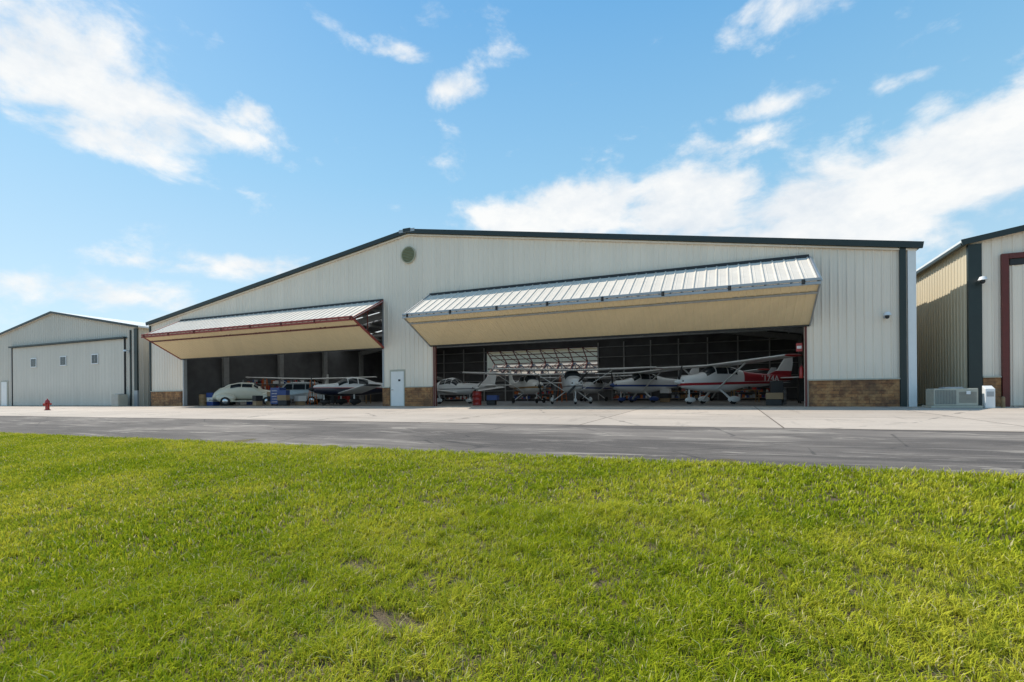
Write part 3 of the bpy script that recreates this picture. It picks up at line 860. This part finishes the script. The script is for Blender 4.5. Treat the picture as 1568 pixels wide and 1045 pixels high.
cabinet(-12.9,2.0,.9,.6,1.3,M_blue);cabinet(-15.2,11.5,1.2,.6,1.5,M_red);cabinet(-12.4,6.8,1.0,.5,1.0,M_black)
cabinet(19.6,3.9,.9,.55,1.2,M_black,R(90));cabinet(21.5,9.5,1.1,.55,1.5,M_black,R(90))
barrel(-19.7,2.0,M_blue);barrel(-19.5,2.8,M_black);barrel(19.9,5.2,M_grey);barrel(2.6,3.6,M_red);barrel(-19.9,1.2,M_wood)
for x,y in((-19.2,1.5),(-18.9,3.7),(-13.9,2.3),(-12.0,1.7),(-11.6,2.8),(-14.4,1.5),(-19.7,5.0),(3.4,4.2),(19.4,2.6),(-11.0,7.9),(13.0,14.5)):crates(x,y,random.uniform(-.5,.5))
bench(-20.8,5.5,R(80));bench(-12.5,10.5,0);bench(13.5,17,0);bench(18.5,15,.3)
shelf(-20.5,12,3,2.4,R(90));shelf(-14,28.8,5,2.4);shelf(8,28.8,4,2.6);shelf(14,28.8,5,2.2);shelf(20,28.8,4,2.6);shelf(-3,28.8,5,1.9);shelf(22.8,14,4,2.4,R(90));shelf(-20,28.8,5,2.2);shelf(-21.5,8.5,4,2.2,R(60))
ladder(-18.2,5.4,2.2,.3);ladder(4.2,16.5,2.6,.8);ladder(-12.0,4.4,1.9,1.0)
e=empty('hand_truck',(-20.0,3.4,FZ));mb=MB()
for s in(-.2,.2):mb.beam((s,0,.1),(s,.35,1.3),.03,.03)
for k in(.3,.6,.9,1.2):mb.beam((-.2,(k-.1)*.29,k),(.2,(k-.1)*.29,k),.03,.03)
mb.box(-.25,.25,-.3,.02,.05,.07);mb.build('frame',M_red,e)
MB().cyl((-.3,.08,.13),(-.24,.08,.13),.13).cyl((.24,.08,.13),(.3,.08,.13),.13).build('wheels',M_tire,e)
e=empty('fire_extinguisher',(20.28,.25,1.25));MB().lathe((0,0,0),[(.08,0),(.085,.03),(.085,.42),(.05,.5),(.025,.52),(.025,.58)],16).build('cylinder',M_red,e,True)
MB().cyl((.0,-.02,.56),(-.1,-.06,.3),.012).box(-.08,.08,-.015,.015,.585,.60).build('hose_and_lever',M_black,e)
e=empty('warning_sign',(20.20,.22,2.6));MB().box(-.12,.12,-.02,0,-.18,.18).build('panel',M_red,e);MB().box(-.09,.09,-.027,-.021,-.06,.06).build('legend',M_white,e)

# ---------------------------------------------------------------- grass
def blades_mesh(name,cx,cy,ch,hz,seed,w,lean=.9,nb=9,spread=.022,base=None):
    """cx,cy: tuft centres; ch: tuft height; builds nb arching blades per tuft"""
    rg=np.random.default_rng(seed);n=len(cx)*nb
    x=np.repeat(cx,nb);y=np.repeat(cy,nb);h=np.repeat(ch,nb)*rg.uniform(.45,1.15,n)
    a=rg.uniform(0,2*np.pi,n);r=spread*np.sqrt(rg.random(n))
    x=x+np.cos(a)*r;y=y+np.sin(a)*r;b=a+rg.normal(0,.7,n)
    ln=h*rg.uniform(.15,lean*1.25,n);ww=w*rg.uniform(.6,1.35,n)/2
    f=b+np.pi/2+rg.normal(0,.5,n);dx=np.cos(f)*ww;dy=np.sin(f)*ww;lx=np.cos(b)*ln;ly=np.sin(b)*ln
    z=np.array(base(y)) if base is not None else np.zeros(n)
    zt=h*rg.uniform(.7,1.0,n)
    V=np.empty((n,5,3),dtype=np.float32)
    V[:,0]=np.stack([x-dx,y-dy,z-.01],1);V[:,1]=np.stack([x+dx,y+dy,z-.01],1)
    V[:,2]=np.stack([x+lx*.38+dx*.9,y+ly*.38+dy*.9,z+h*.62],1);V[:,3]=np.stack([x+lx*.38-dx*.9,y+ly*.38-dy*.9,z+h*.62],1)
    V[:,4]=np.stack([x+lx,y+ly,z+zt],1)
    me=bpy.data.meshes.new(name);me.vertices.add(n*5);me.vertices.foreach_set('co',V.ravel())
    bi=(np.arange(n)*5)[:,None]
    L=np.concatenate([bi+np.array([[0,1,2,3]]),bi+np.array([[3,2,4]])],1).astype(np.int32)
    me.loops.add(n*7);me.loops.foreach_set('vertex_index',L.ravel())
    st=np.stack([np.arange(n)*7,np.arange(n)*7+4],1).astype(np.int32)
    me.polygons.add(n*2);me.polygons.foreach_set('loop_start',st.ravel())
    try:
        lt=np.tile(np.array([4,3],dtype=np.int32),n);me.polygons.foreach_set('loop_total',lt)
    except Exception:pass
    me.update(calc_edges=True)
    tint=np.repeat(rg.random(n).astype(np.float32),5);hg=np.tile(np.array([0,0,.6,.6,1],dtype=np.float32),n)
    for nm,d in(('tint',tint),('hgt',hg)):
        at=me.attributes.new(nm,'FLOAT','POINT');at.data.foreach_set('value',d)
    me.materials.append(M_grass);return me
def vnoise(x,y,s,seed):
    rg=np.random.default_rng(seed);G_=rg.random((256,256));x=x*s+1000;y=y*s+1000
    xi=np.floor(x).astype(int);yi=np.floor(y).astype(int);fx=x-xi;fy=y-yi;fx=fx*fx*(3-2*fx);fy=fy*fy*(3-2*fy)
    g=lambda i,j:G_[i%256,j%256]
    return (g(xi,yi)*(1-fx)+g(xi+1,yi)*fx)*(1-fy)+(g(xi,yi+1)*(1-fx)+g(xi+1,yi+1)*fx)*fy
G=empty('lawn_grass')
CX,CY=17.24,-24.87
NR=5.6
vx,vy=-.394,.919
rg=np.random.default_rng(3)
n0=int((2*NR)**2*820)
x=rg.uniform(CX-NR,CX+NR,n0);y=rg.uniform(CY-NR,CY+NR,n0)
d=np.hypot(x-CX,y-CY);fwd=(x-CX)*vx+(y-CY)*vy
side=np.abs((x-CX)*vy-(y-CY)*vx)
nz=.4*vnoise(x,y,1.3,1)+.35*vnoise(x,y,5.1,2)+.25*vnoise(x,y,14,4)
bare=[(15.35,-23.05,.55,.26),(16.0,-22.85,.38,.2),(15.2,-22.2,.25,.12),(14.4,-21.5,.2,.12)]
bm_=np.zeros(n0)
for bx,by,rx,ry in bare:bm_=np.maximum(bm_,np.exp(-(((x-bx)/rx)**2+((y-by)/ry)**2)))
keepp=np.clip(1.15-bm_*1.6*np.clip((nz-.36)*6,0,1)-np.clip((nz-.62)*3.5,0,.6),.08,1)
k=(d<NR)&(fwd>1.2)&(side<fwd*1.35+.6)&(y<-17.35)&(rg.random(n0)<keepp)
x,y,nz,bm_=x[k],y[k],nz[k],bm_[k]
hh=(.034+.055*vnoise(x,y,1.7,9)*vnoise(x,y,6,19)*1.5+.028*rg.random(len(x)))*(1-.35*bm_)
gzv=lambda yy:np.interp(yy,[p[0] for p in PROF],[p[1] for p in PROF])
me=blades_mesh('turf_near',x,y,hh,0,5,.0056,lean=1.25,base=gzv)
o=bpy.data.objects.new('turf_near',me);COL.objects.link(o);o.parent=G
far=[]
for i in range(4):
    rg=np.random.default_rng(40+i);m=120
    fx=rg.uniform(-.26,.26,m);fy=rg.uniform(-.26,.26,m)
    far.append(blades_mesh('turf_far',fx,fy,rg.uniform(.04,.085,m),0,60+i,.010,nb=6,spread=.04))
def put(me,x,y,s=1,zs=1):
    o=bpy.data.objects.new('turf',me);COL.objects.link(o);o.parent=G
    sl=(gz(y+.05)-gz(y-.05))/.1
    o.matrix_local=Matrix.Translation((x,y,gz(y)))@Matrix.Rotation(math.atan(sl),4,'X')@Matrix.Rotation(random.choice((0,1,2,3))*math.pi/2+random.uniform(-.15,.15),4,'Z')@Matrix.Diagonal((s,s,zs,1))
cell=.5
ix=int(-14/cell)
while ix*cell<32:
    y=-17.30
    while y>-27:
        x=ix*cell+cell/2;dx,dy=x-CX,y-CY;d=math.hypot(dx,dy);fw_=dx*vx+dy*vy;sd_=abs(dx*vy-dy*vx)
        innear=d<NR-.3 and fw_>1.5 and sd_<fw_*1.35+.3
        if not innear and fw_>-.5:
            q=vnoise(np.array([x]),np.array([y]),.5,9)[0]
            put(random.choice(far),x+random.uniform(-.04,.04),y+random.uniform(-.04,.04)*(y<-17.5),1.05,.75+.5*q)
        y-=cell
    ix+=1

# ---------------------------------------------------------------- light & sky
SAZ=(-.975,.16);EL=R(48)
sd=Vector((SAZ[0]*math.cos(EL),SAZ[1]*math.cos(EL),math.sin(EL))).normalized()
L=bpy.data.lights.new('sun','SUN');L.energy=5.0;L.angle=R(.5);L.color=(1,.93,.82)
lo=bpy.data.objects.new('sun',L);COL.objects.link(lo);lo.rotation_euler=sd.to_track_quat('Z','Y').to_euler()
W=bpy.data.worlds.new('World');scene.world=W;W.use_nodes=True
t=NT(W.node_tree);bg=t.n['Background'];bg.inputs[1].default_value=.15
sky=t.node('ShaderNodeTexSky',sky_type='NISHITA',sun_disc=False,sun_elevation=EL,sun_rotation=math.atan2(SAZ[0],SAZ[1]))
sky.air_density=1.0;sky.dust_density=.6;sky.ozone_density=1.5
gen=t.node('ShaderNodeTexCoord').outputs['Generated']
def dot(v):
    n=t.node('ShaderNodeVectorMath',operation='DOT_PRODUCT');t.l.new(gen,n.inputs[0]);n.inputs[1].default_value=v;return n.outputs['Value']
fw=dot((-.394,.919,0));rt=dot((.919,.394,0));zz=t.sep(gen)[2]
az=t.math('MULTIPLY',t.math('ARCTAN2',rt,fw),57.2958);el=t.math('MULTIPLY',t.math('ARCSINE',zz),57.2958)
blobs=[(-43,27,8,4.5,1.25),(-36.5,24.8,8,3.5,1.2),(-39,22.4,7,1.8,1.1),(-27.5,26.8,2.4,1.5,1.0),(-31,24.6,5,1.6,.95),
(-6.2,31.6,3.2,1.7,1.1),(-12,33.8,4,1.1,.9),(-7,37,5,1.8,.7),(26,27.1,6,1.1,.95),
(1,18.8,6,2.6,1.25),(9,20.6,8,3.4,1.35),(20,19.6,9,4.4,1.5),(31,18.0,9,3.8,1.5),(42,18.6,9,4.2,1.55),(50,19,9,4,1.4),(24,24.3,6,1.8,1.0),(27,15.0,18,3.0,1.4),(-4,17.5,4,1,.9),
(-27,13.3,8,1.6,.9),(-40,9.5,10,1.6,.85),(-36,12.5,5,1,.75),(31.5,34,7,1.6,.85),(40,26.2,4,.7,.7),(-41,36,5,1.5,.8),(-18,21.5,2.5,.8,.4),
(110,25,30,8,.9),(-100,22,25,7,.8),(170,25,25,8,.8)]
acc=None
for a,e_,sa,se,am in blobs:
    u=t.math('MULTIPLY',t.math('ADD',az,-a),1/sa);v=t.math('MULTIPLY',t.math('ADD',el,-e_),1/se)
    r2=t.math('ADD',t.math('MULTIPLY',u,u),t.math('MULTIPLY',v,v))
    g=t.math('MULTIPLY',t.math('EXPONENT',t.math('MULTIPLY',r2,-.75)),am)
    acc=g if acc is None else t.math('MAXIMUM',acc,g)
v=t.scale(gen,(1,1,1.7))
n1=t.noise(v,8.0,10,.60,.2);n2=t.noise(v,3.0,4,.5)
dens=t.math('ADD',t.math('MULTIPLY',acc,.95),t.math('MULTIPLY',t.math('ADD',n1,-.5),2.9))
dens=t.math('ADD',dens,t.math('MULTIPLY',t.math('ADD',n2,-.5),.5))
f=t.mapr(dens,.30,1.10,0,1,True)
shade=t.mapr(t.math('ADD',t.noise(v,8,6,.6),t.math('MULTIPLY',dens,-.05)),.32,.56)
ccol=t.mix(shade,C((5.3,5.65,6.0)),C((6.7,6.7,6.6)))
grad=t.node('ShaderNodeValToRGB');cr=grad.color_ramp
cr.elements[0].position=0;cr.elements[0].color=(.60,.77,.87,1)
cr.elements[1].position=1;cr.elements[1].color=(.09,.28,.62,1)
for ps,cc in((.12,(.48,.73,.89,1)),(.25,(.30,.62,.88,1)),(.42,(.155,.46,.82,1))):
    q=cr.elements.new(ps);q.color=cc
t.l.new(t.mapr(el,0,90),grad.inputs[0])
gr=t.mix(1,grad.outputs[0],C((6.9,6.9,6.9)),'MULTIPLY')
blue=t.mix(.78,sky.outputs[0],gr)
fin=t.mix(t.math('MULTIPLY',f,.95),blue,ccol)
t.l.new(fin,bg.inputs[0])

# ---------------------------------------------------------------- camera
cam=bpy.data.cameras.new('camera');co=bpy.data.objects.new('camera',cam);COL.objects.link(co)
cam.sensor_width=36;cam.lens=17.56;cam.shift_y=.054;cam.clip_end=3000;cam.clip_start=.05
co.matrix_world=Matrix.Translation((17.24,-24.87,.55))@Matrix.Rotation(R(23.2),4,'Z')@Matrix.Rotation(R(90),4,'X')@Matrix.Rotation(R(-.45),4,'Z')
scene.camera=co
